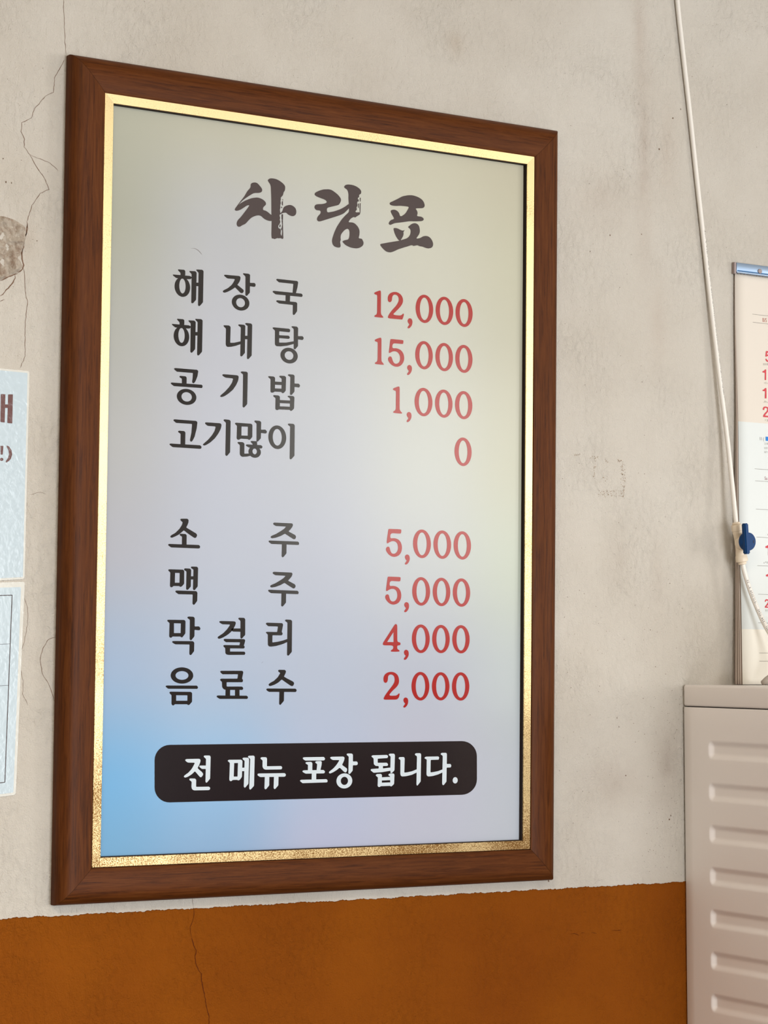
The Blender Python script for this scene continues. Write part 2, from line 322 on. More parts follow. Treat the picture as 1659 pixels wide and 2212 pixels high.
NOTE = [(380, 1610, [('R', 24, ["200,312 225,297 505,290 533,312 528,360 500,430 465,492 580,595 590,630 560,680 535,690 515,680 410,558 350,620 270,672 210,698 180,692 168,670 190,645 270,590 340,510 380,440 412,375 255,373 205,335"]), "505,445 525,437 660,437 660,510 560,510 505,465", "600,232 620,220 730,220 750,245 738,720 670,805 650,808 638,780 650,290 605,255", "288,725 310,715 415,718 438,745 435,897 715,892 742,920 730,960 700,968 390,973 350,950 335,900 340,785 292,750"]),
   (380, 1610, [('H', "1120,325 1145,312 1410,310 1437,335 1425,680 1380,745 1345,760 1325,745 1225,748 1200,772 1170,775 1152,745 1165,378 1123,345", "1258,383 1340,381 1330,675 1248,675"), "1420,483 1485,483 1480,557 1420,557", "1437,280 1460,265 1560,268 1580,295 1565,830 1500,910 1480,915 1465,890 1483,335 1440,300"]),
   (530, 1610, ["55,240 80,225 180,222 202,245 187,875 115,955 95,955 83,930 105,290 60,258", "325,272 350,257 450,257 468,285 465,452 775,447 797,475 785,515 760,520 430,525 390,505 370,460 372,325 330,292", "262,620 285,608 850,600 877,630 865,670 840,678 320,685 265,650", "420,675 518,675 515,865 450,945 430,952 412,930", "618,675 717,672 712,865 645,942 625,945 610,920"]),
   (690, 1610, ["-360,270 -340,258 95,250 124,285 110,320 85,327 -305,330 -355,295", "-301,375 -280,360 -174,357 -152,385 -154,555 -249,555 -247,420 -296,395", "-91,358 -68,342 35,338 52,360 45,430 18,555 -62,555 -48,405 -87,378", "-367,555 -345,540 90,532 122,565 110,600 90,606 -300,612 -362,575", "-165,595 -68,595 -70,755 -168,755", "-420,760 -400,745 155,730 180,765 165,800 -365,817 -415,775"]),
   (690, 1610, [('R', 24, ["232,262 255,247 520,242 545,268 535,320 510,380 485,422 595,500 600,535 580,580 560,586 535,575 437,480 380,530 300,580 230,610 207,600 203,575 300,500 370,420 435,318 285,318 235,282"]), "587,190 605,177 700,177 723,200 722,350 805,347 830,380 822,420 795,430 722,430 718,545 655,622 625,610 633,243 592,210", ('O', 538, 768, 171, 163, 539, 768, 78, 88)]),
   (690, 1610, ["1123,232 1150,215 1460,207 1485,235 1470,275 1258,288 1258,378 1455,375 1485,410 1470,445 1370,447 1370,500 1530,480 1540,547 1350,580 1170,593 1110,545 1105,520 1130,510 1280,500 1280,447 1215,445 1175,410 1168,280 1127,248", "1497,195 1520,180 1610,180 1630,205 1620,540 1560,602 1535,600 1530,520 1537,240 1500,215", "1215,640 1240,620 1330,617 1350,640 1345,870 1300,900 1275,900 1257,875 1262,690 1220,660", "1488,630 1515,608 1600,608 1620,630 1612,835 1555,888 1530,885 1528,670 1492,650", "1340,690 1535,680 1535,752 1340,760", "1310,808 1535,800 1535,875 1320,882"]),
   (840, 1600, ["210,372 230,355 325,353 342,380 333,690 400,683 500,660 615,612 615,680 500,735 380,765 290,773 260,760 248,720 250,415 212,390", "562,290 580,270 680,270 697,295 687,880 620,968 605,968 595,945 607,335 565,310", "770,365 795,345 1070,340 1088,365 1075,410 903,415 898,685 960,678 1060,658 1170,615 1170,680 1060,730 950,762 860,773 825,762 812,725 818,405 773,385", "1118,283 1140,262 1235,262 1253,285 1250,503 1330,500 1350,540 1335,578 1248,580 1243,885 1185,958 1165,960 1150,935 1163,325 1122,300", ('D', 1432, 855, 54, 68)])]
HEAD = [(500, 370, [('R', 40, ["412,290 430,255 495,237 550,248 590,285 655,365 668,410 650,450 600,468 485,468 365,540 240,630 160,715 120,790 75,850 70,815 140,720 200,640 280,540 340,430 415,350",
     "70,830 95,790 180,700 300,630 430,580 560,563 650,590 720,640 750,690 740,730 695,765 680,800 685,838 730,845 790,880 830,920 880,950 880,1075 820,1075 745,1050 690,1015 640,965 590,950 520,960 430,1000 360,1070 300,1140 230,1165 180,1203 125,1190 108,1130 130,1060 200,990 300,860 360,780 395,728 330,740 260,790 190,835 100,860",
     "778,200 800,170 840,150 920,155 1000,180 1090,240 1140,290 1163,330 1155,420 1125,450 1115,520 1060,570 1072,600 1055,640 1070,690 1050,730 1060,790 1042,830 1060,900 1035,960 1055,1000 1040,1050 1060,1080 1040,1140 1005,1180 1015,1230 1060,1240 1070,1300 1058,1340 1075,1390 1110,1400 1125,1410 1115,1470 1060,1440 1020,1450 985,1440 935,1468 900,1450 870,1455 862,1380 868,1090 862,900 860,600 850,330 835,275",
     "1112,820 1130,770 1190,738 1265,722 1330,745 1385,795 1403,860 1395,930 1350,968 1300,970 1240,945 1200,915 1180,890 1110,900 1050,935 1020,925 1090,880"]),
     ('R', 8, ["1090,650 1112,640 1112,740 1096,740 1085,700", "1080,930 1115,925 1112,1060 1082,1040", "1082,1060 1110,1050 1120,1420 1084,1400 1095,1300 1085,1210 1096,1150", "1075,760 1096,770 1090,800 1072,790", "1100,600 1115,600 1113,632 1102,630", "1040,1150 1062,1150 1060,1200 1030,1210", "1070,1225 1085,1225 1085,1270 1068,1275"])]),
   (660, 380, [('R', 40, ["188,395 215,355 300,315 390,290 510,287 570,305 680,385 740,450 772,510 755,570 730,610 710,630 560,665 460,690 465,792 620,765 760,715 860,660 940,595 950,690 900,740 830,810 740,850 600,895 440,945 300,988 255,970 243,930 265,870 330,810 325,745 240,745 205,715 190,675 205,630 245,610 380,605 460,580 455,540 400,505 300,470 220,435",
     "828,238 855,200 905,182 1000,190 1090,220 1170,275 1208,330 1197,390 1150,410 1165,450 1125,480 1135,540 1110,580 1128,640 1098,680 1115,730 1070,765 1100,790 1150,780 1182,800 1175,835 1110,870 1065,905 1050,882 990,910 945,960 925,1003 1000,1000 1060,1020 1130,1090 1168,1170 1165,1280 1140,1350 1215,1352 1235,1390 1257,1440 1245,1500 1180,1550 1100,1568 980,1550 870,1500 810,1440 790,1412 850,1385 930,1375 950,1280 950,1190 930,1150 895,1140 840,1170 765,1260 755,1340 765,1380 745,1420 755,1470 760,1520 740,1550 670,1545 600,1510 570,1430 575,1360 620,1220 680,1090 780,940 870,840 940,780 935,600 925,500 928,380 905,300 850,265"]),
     ('R', 8, ["1172,470 1192,470 1190,560 1174,545", "1172,590 1190,585 1185,800 1172,810 1166,700", "1130,500 1150,510 1148,560 1128,550", "1135,590 1155,600 1150,700 1133,680"])]),
   (800, 410, [('R', 40, ["410,297 430,270 500,240 600,190 690,140 820,115 920,118 1020,150 1100,195 1150,250 1178,330 1165,375 1130,398 970,400 1010,450 1025,510 1000,570 1100,578 1140,605 1158,635 1140,665 1100,678 950,683 850,678 700,700 520,720 435,762 400,745 397,710 440,650 525,630 480,560 437,470 445,440 515,423 580,450 625,500 643,580 700,555 760,510 800,440 840,370 780,358 650,345 540,350 440,335",
     "497,835 520,822 580,828 640,860 700,885 755,865 712,905 720,950 710,1000 680,1050 650,1100 610,1090 560,1020 520,930",
     "200,1172 400,1135 620,1100 800,1045 850,990 870,930 870,860 840,830 808,805 850,770 900,730 970,715 1030,745 1060,800 1073,890 1060,950 1020,1010 985,1058 1080,1042 1140,1000 1220,993 1280,1020 1330,1080 1360,1160 1350,1220 1320,1255 1245,1270 1180,1250 1120,1225 1060,1220 1020,1195 975,1205 930,1215 905,1198 870,1200 800,1225 740,1240 690,1258 600,1285 520,1325 440,1355 350,1340 290,1290 240,1235"])])]
ONE = "128,235 150,212 255,172 280,185 278,680 300,710 335,750 325,765 150,748 133,730 150,710 195,685 200,290 190,268 150,260"
COM = "850,830 870,785 905,770 945,790 962,840 955,910 920,970 880,997 852,985 855,960 900,905 870,885"
FIVE = "190,130 205,124 455,133 472,145 465,215 450,230 235,215 228,335 300,320 390,340 455,400 487,500 478,610 430,690 350,730 270,728 195,680 145,610 133,560 150,520 185,502 215,520 228,580 250,640 290,665 345,655 390,600 402,520 385,440 340,395 280,385 225,405 175,440 152,430 160,350"
def Z(cx, cy, rx=190, ry=305): return ('O', cx, cy, rx, ry, cx + 1, cy + 1, rx - 91, ry - 63)
PRICES = {
 '12,000': (795, 610, [ONE, "425,370 428,300 470,235 560,200 650,215 730,280 760,370 750,450 700,530 590,640 530,698 695,718 730,700 760,668 782,685 745,800 730,803 420,775 440,710 500,620 620,490 665,400 660,320 620,270 570,262 530,290 520,340 515,400 480,432 440,420", COM, Z(1218, 571), Z(1650, 615), Z(2074, 661, 185, 301)]),
 '15,000': (795, 715, [('T', 11, -33, [ONE]), "482,178 500,172 750,195 768,210 760,275 745,282 530,262 520,378 600,368 690,395 755,460 785,560 775,660 720,740 650,775 570,770 490,720 440,650 430,600 445,560 480,545 510,560 525,610 545,670 580,705 630,708 680,670 697,590 685,520 640,455 580,435 520,445 465,480 447,465 460,370", ('T', -11, -42, [COM]), Z(1209, 523), Z(1645, 563), Z(2070, 602, 186, 302)]),
 '1,000': (820, 825, [('T', 155, -78, [ONE]), ('T', -270, -125, [COM]), Z(949, 435, 193, 307), Z(1386, 469, 189, 304), Z(1816, 502, 187, 304)]),
 '0': (900, 925, [Z(1003, 509, 185, 308)]),
 '5,000': (820, 1130, [FIVE, ('T', -308, -97, [COM]), Z(915, 447, 193, 309), Z(1354, 465, 191, 307), Z(1786, 482, 188, 306)]),
 '5,000 ': (820, 1235, [('T', -15, -19, [FIVE]), ('T', -323, -118, [COM]), Z(898, 425, 193, 308), Z(1337, 437, 190, 307), Z(1768, 450, 188, 306)]),
 '4,000': (815, 1340, [('H', "380,85 405,78 432,95 432,470 490,472 507,505 492,540 430,542 430,610 450,630 488,655 475,678 300,678 287,660 310,638 345,615 347,542 120,540 120,490 160,430", "350,255 352,470 212,468"), ('T', -280, -139, [COM]), Z(940, 399, 193, 309), Z(1375, 404), Z(1807, 409, 188, 305)]),
 '2,000': (815, 1440, ["132,290 135,220 175,150 270,108 370,120 445,180 472,270 468,360 430,430 320,530 240,628 395,628 430,615 470,572 490,590 450,712 128,715 150,650 210,560 320,420 370,340 378,270 360,200 310,168 260,175 232,210 230,280 215,335 180,355 148,340", ('T', -291, -108, [COM]), Z(932, 423, 193, 309), Z(1369, 425), Z(1800, 428, 188, 306)]),
}
# ------------------------------------------------------------------ the room
STAINS_AND_SHADE = [(1392, 330, .030, .30, (168, 146, 130), .36), (1380, 60, .022, .16, (168, 146, 130), .30), (1440, 330, .04, .12, (172, 150, 132), .3), (1420, 700, .03, .12, (184, 166, 152), .3), (1300, 430, .10, .08, (178, 158, 142), .25),
          (1440, 1650, .05, .13, (150, 134, 122), .45), (1330, 1690, .09, .07, (170, 154, 142), .35), (1340, 1200, .05, .08, (178, 164, 150), .28),  # the low patches near the cabinet paint in its shade
          (985, 95, .032, .036, (184, 168, 150), .5), (1420, 1240, .03, .10, (182, 166, 152), .28), (60, 520, .03, .05, (176, 158, 140), .3)]
M_wall = plaster('wall_paint', ((206,199,189),(195,186,174))[0], ((206,199,189),(195,186,174))[1], STAINS_AND_SHADE)
M_dado = plaster('dado_paint', ((150,80,8),(136,68,6))[0], ((150,80,8),(136,68,6))[1], (), .7, 1.6); M_dado.node_tree.nodes['Principled BSDF'].inputs['Specular IOR Level'].default_value = .12
M_crack = mat('crack', (112, 86, 70), .95, .1)
M_speck = mat('dirt_and_holes', (112, 92, 76), .9, .1)

bm = bmesh.new(); box(bm, (-3, 0, 0), (RX1, .12, 2.75))
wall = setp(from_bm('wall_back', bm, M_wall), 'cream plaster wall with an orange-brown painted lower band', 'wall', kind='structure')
bm = bmesh.new(); box(bm, (-3, -5.1, -.08), (RX1, .12, 0))
M_floor = mat('floor_tile', (150, 128, 108), .5); nt, lk, p = nodes(M_floor); v = objco(nt)
lk.new(ramp(nt, lk, noise(nt, lk, v, 6, 5, .6), [(.3, (92, 88, 84)), (.7, (112, 108, 102))]), p.inputs['Base Color'])
floor = setp(from_bm('floor', bm, M_floor), 'grey-brown floor of the eatery', 'floor', kind='structure')
bm = bmesh.new(); box(bm, (-3, -5.1, 2.75), (RX1, .12, 2.83))
M_ceil = mat('ceiling_paint', (228, 222, 210), .9, .2)
ceil = setp(from_bm('ceiling', bm, M_ceil), 'plain cream ceiling above the cracked wall', 'ceiling', kind='structure')

M_room, M_low, M_front, M_flow = mat('room_paint', (222, 218, 212), .85, .2), mat('room_dado', (92, 82, 72), .8, .2), mat('front_paint', (112, 106, 98), .85, .2), mat('front_dado', (64, 42, 28), .8, .2)
def side_wall(name, lo, hi, holes, label, m0, m1):
    "wall slab along X or Y with window openings (a0, a1, z0, z1), darker below 1.19 m"
    ax_ = 0 if hi[0] - lo[0] > hi[1] - lo[1] else 1; bm = bmesh.new()
    cuts = sorted({lo[ax_], hi[ax_]} | {h[0] for h in holes} | {h[1] for h in holes}); zc = sorted({0, 1.19, 2.75} | {h[2] for h in holes} | {h[3] for h in holes})
    for a0, a1 in zip(cuts, cuts[1:]):
        for z0, z1 in zip(zc, zc[1:]):
            if any(h[0] <= a0 and a1 <= h[1] and h[2] <= z0 and z1 <= h[3] for h in holes): continue
            l, u = [lo[0], lo[1], z0], [hi[0], hi[1], z1]; l[ax_], u[ax_] = a0, a1
            n0 = len(bm.faces); box(bm, l, u); bm.faces.ensure_lookup_table()
            for f in bm.faces[n0:]: f.material_index = 1 if z1 <= 1.19 else 0
    o = from_bm(name, bm, m0); o.data.materials.append(m1); return setp(o, label, 'wall', kind='structure')
side_wall('wall_front', (-3, -5.1, 0), (RX1, -5.0, 2.75), [(DX0, DX1, 0, 2.2), (WX0, WX1, WZ0, WZ1)], 'wall with the shop door and window behind the viewer', M_front, M_flow)
side_wall('wall_left', (-3.1, -5.1, 0), (-3, .12, 2.75), [], 'plain side wall at the left end of the room', M_room, M_low)
side_wall('wall_right', (RX1, -5.1, 0), (RX1 + .1, .12, 2.75), [(-4.25, -3.15, 1.1, 2.4)], 'side wall with a window at the right end of the room', M_room, M_low)

# painted dado: a thin coat with a ragged, slightly proud upper edge
def dado():
    xs = [-3.0, -.3]
    while xs[-1] < 1.15: xs.append(xs[-1] + random.uniform(.0010, .0030))
    xs.append(RX1); V = []; Fc = []
    for i, x in enumerate(xs):
        z = 1.1934 + (random.uniform(-.0007, .0007) + .0004 * math.sin(x * 71) + .0004 * math.sin(x * 213 + 1) if 0 < i < len(xs) - 1 else 0)
        V += [(x, 0.0005, 0), (x, -.0007, 0), (x, -.0007, z - .0008), (x, -.0013, z - .0004), (x, 0.0005, z)]
    for i in range(len(xs) - 1):
        a, b = i * 5, i * 5 + 5
        for k in range(1, 4): Fc.append((a + k, b + k, b + k + 1, a + k + 1))
    return mesh('dado_coat', V, Fc, M_dado, wall)
setp(dado(), 'orange-brown painted lower band with a ragged top edge')

def ribbon(name, lines, mt, parent, h=.0003):
    V = []; Fc = []
    for pts, w in lines:
        P = []
        for i in range(len(pts) - 1):
            a, b = pts[i], pts[i + 1]; n = max(1, int(math.hypot(b[0] - a[0], b[1] - a[1]) / 5))
            for k in range(n): P.append((a[0] + (b[0] - a[0]) * k / n, a[1] + (b[1] - a[1]) * k / n))
        P.append(pts[-1])
        Q = [(x + random.uniform(-.7, .7), y + random.uniform(-.7, .7)) for x, y in P]
        base = len(V)
        for i, (x, y) in enumerate(Q):
            a, b = Q[max(0, i - 1)], Q[min(len(Q) - 1, i + 1)]
            d = math.hypot(b[0] - a[0], b[1] - a[1]) or 1; nx, ny = -(b[1] - a[1]) / d, (b[0] - a[0]) / d
            ww = w * random.uniform(.28, .62) * (0.25 if i in (0, len(Q) - 1) else 1)
            V += [px(x + nx * ww, y + ny * ww, h), px(x - nx * ww, y - ny * ww, h)]
        for i in range(len(Q) - 1):
            k = base + 2 * i; Fc.append((k, k + 1, k + 3, k + 2))
    return mesh(name, V, Fc, mt, parent)
def zz(ox, oy, s, t): return [(ox + a / s, oy + b / s) for a, b in parse(t)]
Lf = lambda t: zz(0, 50, 2.95, t)
CR = [
  [(zz(0, 50, 2.95, "405,-150 408,-60 410,0 415,120 420,200"), .8)],
  [(Lf("412,230 348,350 342,440 290,465 225,540 200,605 140,635 135,690 155,740 155,790 190,838 215,885 245,935 285,990 312,1060 255,1085 205,1160 172,1265"), 1.0), (Lf("190,838 240,860 320,890 370,940"), .8)],
  [(Lf("172,1265 178,1310 150,1400 140,1480"), 1.7), (zz(0, 450, 9.6, "570,330 545,520 500,700 490,800 450,920 465,1050 490,1180 470,1260 370,1340"), 2.4), (zz(0, 450, 9.6, "370,1345 230,1400 90,1470 0,1510"), 2.0)],
  [(zz(0, 450, 9.6, "310,1370 320,1450 240,1580 130,1690 60,1780 0,1820"), 1.9), (zz(0, 450, 9.6, "90,1890 0,1930"), 1.6)],
  [(Lf("150,1560 155,1600 162,1720 177,1780 162,1900 160,2050 162,2120 130,2195"), .9)],
  [(zz(0, 1200, 3.687, "440,650 390,665 345,730 320,820 335,940 380,1010 410,1080 438,1170"), .95)],
  [(zz(0, 1200, 3.687, "195,335 220,420 222,520 205,630 190,700 160,800 160,880 185,1000 180,1100 225,1190"), .6)],
  [(zz(0, 700, 3.687, "240,1360 320,1340 370,1355"), .5)],
  [(zz(380, 1930, 6.9125, "245,60 250,130 258,190"), .8)],
]
for g in CR: ribbon('crack', g, M_crack, wall)
o = ribbon('crack', [(zz(380, 1930, 6.9125, "262,190 270,290 265,370 240,430 210,500 235,660"), .9), (zz(380, 1930, 6.9125, "235,660 270,780 300,850 300,900 290,930 295,1030 335,1140 385,1205 385,1300 415,1450 440,1580 460,1720 500,1850 490,2000"), 1.5)], mat('dado_crack', (84, 36, 12), .95, .1), wall, .0011)

dm = bpy.data.materials['dado_crack']
ribbon('crack', [([(1233, 2017), (1241, 2016), (1251, 2021)], 1.4), ([(1254, 2016), (1264, 2015)], 1.4), ([(1277, 2014), (1289, 2016)], 1.0), ([(1322, 2010), (1343, 2009)], 1.2)], dm, wall, .0011)

# dirt specks with painted dark holes, and tape residue: uncountable, one object each
def flecks(name, pts, mt, h=.0004):
    V = []; Fc = []
    for x, y, r in pts:
        c = px(x, y, h); n = random.choice((5, 6)); a0 = random.random() * 6; e = random.uniform(.5, 1.0); b = len(V)
        for k in range(n):
            a = a0 + 2 * math.pi * k / n; rr = r * random.uniform(.6, 1.1)
            V.append((c.x + rr * math.cos(a) * e, c.y, c.z + rr * math.sin(a)))
        Fc.append(tuple(range(b, b + n)))
    return setp(mesh(name, V, Fc, mt, wall), kind='stuff')
sp = []
for i in range(520):
    x, y = random.uniform(1195, 1480), random.uniform(250, 1890)
    if random.random() < .35 + .65 * (y > 1250): sp.append((x, y, random.choice((.0003, .0004, .0005, .0007))))
for i in range(120): sp.append((random.uniform(1400, 1475), random.uniform(1500, 1890), random.choice((.0003, .0005, .0006))))
for i in range(150):
    x, y = random.uniform(220, 1659), random.uniform(0, 330)
    if y < 90 + .155 * (x - 143): sp.append((x, y, random.choice((.0003, .0004, .0005))))
for i in range(60): sp.append((random.uniform(1480, 1659), random.uniform(0, 540), random.choice((.0003, .0004, .0006))))
for i in range(60): sp.append((random.uniform(0, 105), random.uniform(60, 780), random.choice((.0003, .0004, .0005))))
for x, y, r in [(1470.5, 236, .0014), (1453.5, 255, .0014), (1424, 322, .0016), (1318, 508, .0014), (1275, 543, .0012), (1386, 506, .0012), (1339, 621, .0010), (1333, 1551, .0012), (1337, 1570, .0014), (1405, 361 + 1000, .0012), (1446, 1770, .0016), (1449, 1762, .0016), (1352, 1675, .0013), (25, 300 + 95, .0012), (13, 393, .0016), (7, 343, .0012), (80, 520, .0012), (1185, 1903, .0018)]: sp.append((x, y, r))  # the first few stand for small holes, their dark painted as flat discs
flecks('dirt_and_holes', sp, M_speck)
tp = []
for x0, y0, x1, y1, n in [(1238, 980, 1253, 984, 10), (1275, 985, 1292, 990, 16), (1283, 990, 1287, 1012, 12), (1280, 1016, 1285, 1034, 12), (1308, 988, 1315, 1000, 10), (1335, 993, 1348, 998, 16), (1341, 1000, 1351, 1060, 60), (1292, 1058, 1349, 1073, 90), (1300, 1030, 1312, 1040, 6)]:
    for i in range(n): tp.append((random.uniform(x0, x1), random.uniform(y0, y1), random.uniform(.0003, .0009)))
flecks('tape_residue', tp, mat('tape_residue', (158, 136, 114), .9, .1))

# broken plaster: rough relief standing in a shallow hollow by the left crack
def patch():
    from mathutils import noise as mn
    V = []; Fc = []; nx, nz = 70, 110; x0, x1, y0, y1 = -60, 58, 462, 612
    outline = rnd(parse("-60,470 5,466 30,474 44,482 55,490 56,512 52,530 47,546 49,566 50,578 40,588 22,597 0,606 -60,612"), 4)
    def inside(x, y):
        c = False; n = len(outline); dm = 1e9
        for i in range(n):
            (a, b), (d, e) = outline[i], outline[(i + 1) % n]
            if (b > y) != (e > y) and x < (d - a) * (y - b) / (e - b) + a: c = not c
            L = (d - a) ** 2 + (e - b) ** 2 or 1e-9; t = max(0, min(1, ((x - a) * (d - a) + (y - b) * (e - b)) / L))
            dm = min(dm, math.hypot(x - a - t * (d - a), y - b - t * (e - b)))
        return dm if c else -dm
    for j in range(nz + 1):
        for i in range(nx + 1):
            x = x0 + (x1 - x0) * i / nx; y = y0 + (y1 - y0) * j / nz; d = inside(x, y)
            p = px(x, y, 0); k = max(0, min(1, d / 7)) if x > -55 else 0
            r = mn.fractal(Vector((p.x * 90, 0, p.z * 90)), 1.0, 2.1, 5) * .0045 + abs(mn.noise(Vector((p.x * 45, 3, p.z * 45)))) * .0045
            V.append((p.x, -(k * (r + .0012) - (.0006 if d < 0 else 0)), p.z))
    for j in range(nz):
        for i in range(nx):
            a = j * (nx + 1) + i; Fc.append((a, a + nx + 1, a + nx + 2, a + 1))
    m_ = mat('broken_plaster', (196, 180, 160), .95, .1); nt, lk, p = nodes(m_); v = objco(nt)
    c = ramp(nt, lk, noise(nt, lk, v, 95, 8, .75), [(.34, (158, 134, 116)), (.50, (198, 184, 168)), (.7, (206, 196, 182))]); lk.new(c, p.inputs['Base Color'])
    bump(nt, lk, p, noise(nt, lk, v, 330, 6, .75), .003, 1.0)
    return setp(mesh('broken_plaster', V, Fc, m_, wall, smooth=True), 'rough broken plaster patch beside the left crack')
patch()

# ------------------------------------------------------------------ menu board
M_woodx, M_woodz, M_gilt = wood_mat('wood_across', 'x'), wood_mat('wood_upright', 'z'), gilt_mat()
M_dark = mat('dark_lip', (34, 20, 14), .7, .2)
BX0, BX1, BZ0, BZ1 = -.0425, .6755, 1.2062, 2.2112
board = setp(empty('menu_board', ((BX0 + BX1) / 2, 0, BZ0)), 'large menu board in a brown wooden frame with gilt inner edge, hung on the wall', 'menu board')
def rails(name, x0, x1, z0, z1, prof, mats_, parent, gap=.00018):
    cor = [(x0, z1, 1, -1), (x1, z1, -1, -1), (x1, z0, -1, 1), (x0, z0, 1, 1)]; out = []
    for s in range(4):
        c0, c1 = cor[s], cor[(s + 1) % 4]; V = []; n = len(prof); steps = 1
        dx, dz = c1[0] - c0[0], c1[1] - c0[1]; L = math.hypot(dx, dz); dx /= L; dz /= L
        for (cx, cz, sx, sz), g in ((c0, gap), (c1, -gap)):
            for a, h in prof: V.append((cx + sx * a + dx * g, -h, cz + sz * a + dz * g))
        Fc = [(k, k + 1, n + k + 1, n + k) for k in range(n - 1)]
        o = mesh(name, V, Fc, mats_[s % 2], parent)
        bm = bmesh.new(); bm.from_mesh(o.data); bm.normal_update()
        bmesh.ops.recalc_face_normals(bm, faces=bm.faces)
        if sum(f.normal.y * f.calc_area() for f in bm.faces) > 0: bmesh.ops.reverse_faces(bm, faces=bm.faces)
        bm.to_mesh(o.data); bm.free(); autosmooth(o, 50 if name == 'frame_rail' else 12); out.append(o)
    return out
WP = [(.0005, 0), (0, .002), (0, .0095), (.0006, .0125), (.002, .0158), (.0042, .0188), (.0072, .0212), (.011, .0229), (.0155, .0237), (.022, .0238), (.030, .0233), (.037, .0222), (.0412, .0210), (.0424, .0202), (.0424, .0180)]
rails('frame_rail', BX0, BX1, BZ0, BZ1, WP, (M_woodx, M_woodz), board)
GX0, GX1, GZ0, GZ1 = 0.0, .6324, 1.2490, 2.1690
GP = [(.0002, .0180), (.0002, .0200), (.0006, .0203), (.0113, .0200), (.0117, .0196), (.0117, .0182)]
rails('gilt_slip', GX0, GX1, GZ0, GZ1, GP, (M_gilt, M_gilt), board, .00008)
rails('rabbet', GX0 + .0117, GX1 - .0117, GZ0 + .0117, GZ1 - .0117, [(0, .0183), (.0006, .0180), (.0006, .0117)], (M_dark, M_dark), board, 0)
bm = bmesh.new(); box(bm, (BX0 + .002, -.0112, BZ0 + .002), (BX1 - .002, -.0008, BZ1 - .002))
from_bm('backing_board', bm, mat('backing', (96, 74, 52), .9), board)

def sheet_gloss(m, rough=.3, spec=.5):
    nt, lk, p = nodes(m); v = objco(nt)
    p.inputs['Roughness'].default_value = rough; p.inputs['Specular IOR Level'].default_value = spec
    bump(nt, lk, p, noise(nt, lk, v, 700, 2, .5), .00006, .12)
TABLE = [[(165, 165, 150), (175, 173, 157), (181, 180, 163), (183, 180, 161), (178, 173, 153)], [(155, 156, 143), (169, 171, 175), (178, 179, 177), (184, 183, 170), (179, 177, 157)], [(162, 163, 158), (172, 175, 184), (171, 174, 179), (178, 179, 170), (173, 171, 153)], [(167, 168, 169), (173, 177, 189), (166, 170, 178), (176, 179, 175), (172, 172, 154)], [(163, 165, 175), (169, 175, 189), (162, 167, 181), (170, 174, 177), (171, 178, 165)], [(145, 165, 192), (160, 173, 194), (164, 173, 191), (166, 171, 185), (173, 181, 183)], [(108, 162, 205), (138, 176, 212), (166, 178, 203), (176, 178, 195), (175, 182, 192)], [(108, 156, 193), (131, 163, 197), (169, 174, 199), (176, 179, 195), (175, 181, 192)]]
def print_sheet():
    X0, X1, Z0, Z1 = GX0 + .009, GX1 - .009, GZ0 + .009, GZ1 - .009
    T = np.array(TABLE, float); vr = np.array([0, .15, .3, .45, .6, .75, .9, 1.0])
    nx, nz = 36, 54; V = []; Fc = []; col = []
    sm = lambda t: t * t * (3 - 2 * t)
    for j in range(nz + 1):
        for i in range(nx + 1):
            u, w = i / nx, j / nz; V.append((X0 + (X1 - X0) * u, -.012, Z1 + (Z0 - Z1) * w))
            k = min(6, int(np.searchsorted(vr, w, 'right') - 1)); t = (w - vr[k]) / (vr[k + 1] - vr[k])
            a = min(3, int(u * 4)); s = sm(u * 4 - a); t = sm(min(1, t)) * .5 + min(1, t) * .5
            c = (T[k, a] * (1 - s) + T[k, a + 1] * s) * (1 - t) + (T[k + 1, a] * (1 - s) + T[k + 1, a + 1] * s) * t
            col.append(lin(c))
    for j in range(nz):
        for i in range(nx):
            a = j * (nx + 1) + i; Fc.append((a, a + nx + 1, a + nx + 2, a + 1))
    m_ = mat('printed_gradient', (210, 210, 210)); nt, lk, p = nodes(m_)
    at = nt.new('ShaderNodeVertexColor'); at.layer_name = 'ink'
    lk.new(at.outputs['Color'], p.inputs['Base Color']); sheet_gloss(m_, .17, .5)
    o = mesh('printed_sheet', V, Fc, m_, board)
    ca = o.data.color_attributes.new('ink', 'FLOAT_COLOR', 'POINT')
    for k, c in enumerate(col): ca.data[k].color = c
    return o
sheet = print_sheet()
def ink(name, c):
    m_ = mat(name, c); sheet_gloss(m_, .17, .5); return m_
M_title = ink('grey_ink', (62, 50, 50))
M_black, M_red, M_white, M_box = ink('black_ink', (20, 12, 10)), ink('red_ink', (152, 8, 5)), ink('white_ink', (200, 210, 218)), ink('banner_ink', (24, 14, 17))
PH = .0122
def letters(name, spec, groups, h, mt, r=14):
    for sel in spec: lettering(name, [(groups[g][0], groups[g][1], groups[g][2][a:b]) for g, a, b in sel], h, mt, sheet, r)
A = None
letters('heading_letter', [[(0, A, A)], [(1, A, A)], [(2, A, A)]], HEAD, PH, M_title)
SPEC = {'haejang': [[(0, A, A)], [(1, A, A), (2, A, A)], [(3, A, A)]], 'haenae': [[(0, A, A)], [(1, A, A)], [(2, A, A)]],
        'gonggi': [[(0, A, A)], [(1, A, A), (2, 0, 1)], [(2, 1, A), (3, A, A)]], 'gogi': [[(0, 0, 3)], [(0, 3, A)], [(1, A, A)], [(2, A, A)]],
        'soju': [[(0, A, A)], [(1, A, A)]], 'maekju': [[(0, A, A)], [(1, A, A)]], 'makgeolli': [[(0, A, A)], [(1, A, A), (2, A, A)], [(3, A, A)]],
        'eumryosu': [[(0, A, A)], [(1, A, A)], [(2, A, A)]]}
for k, g in ROWS.items(): letters('letter', SPEC[k], g, PH, M_black)
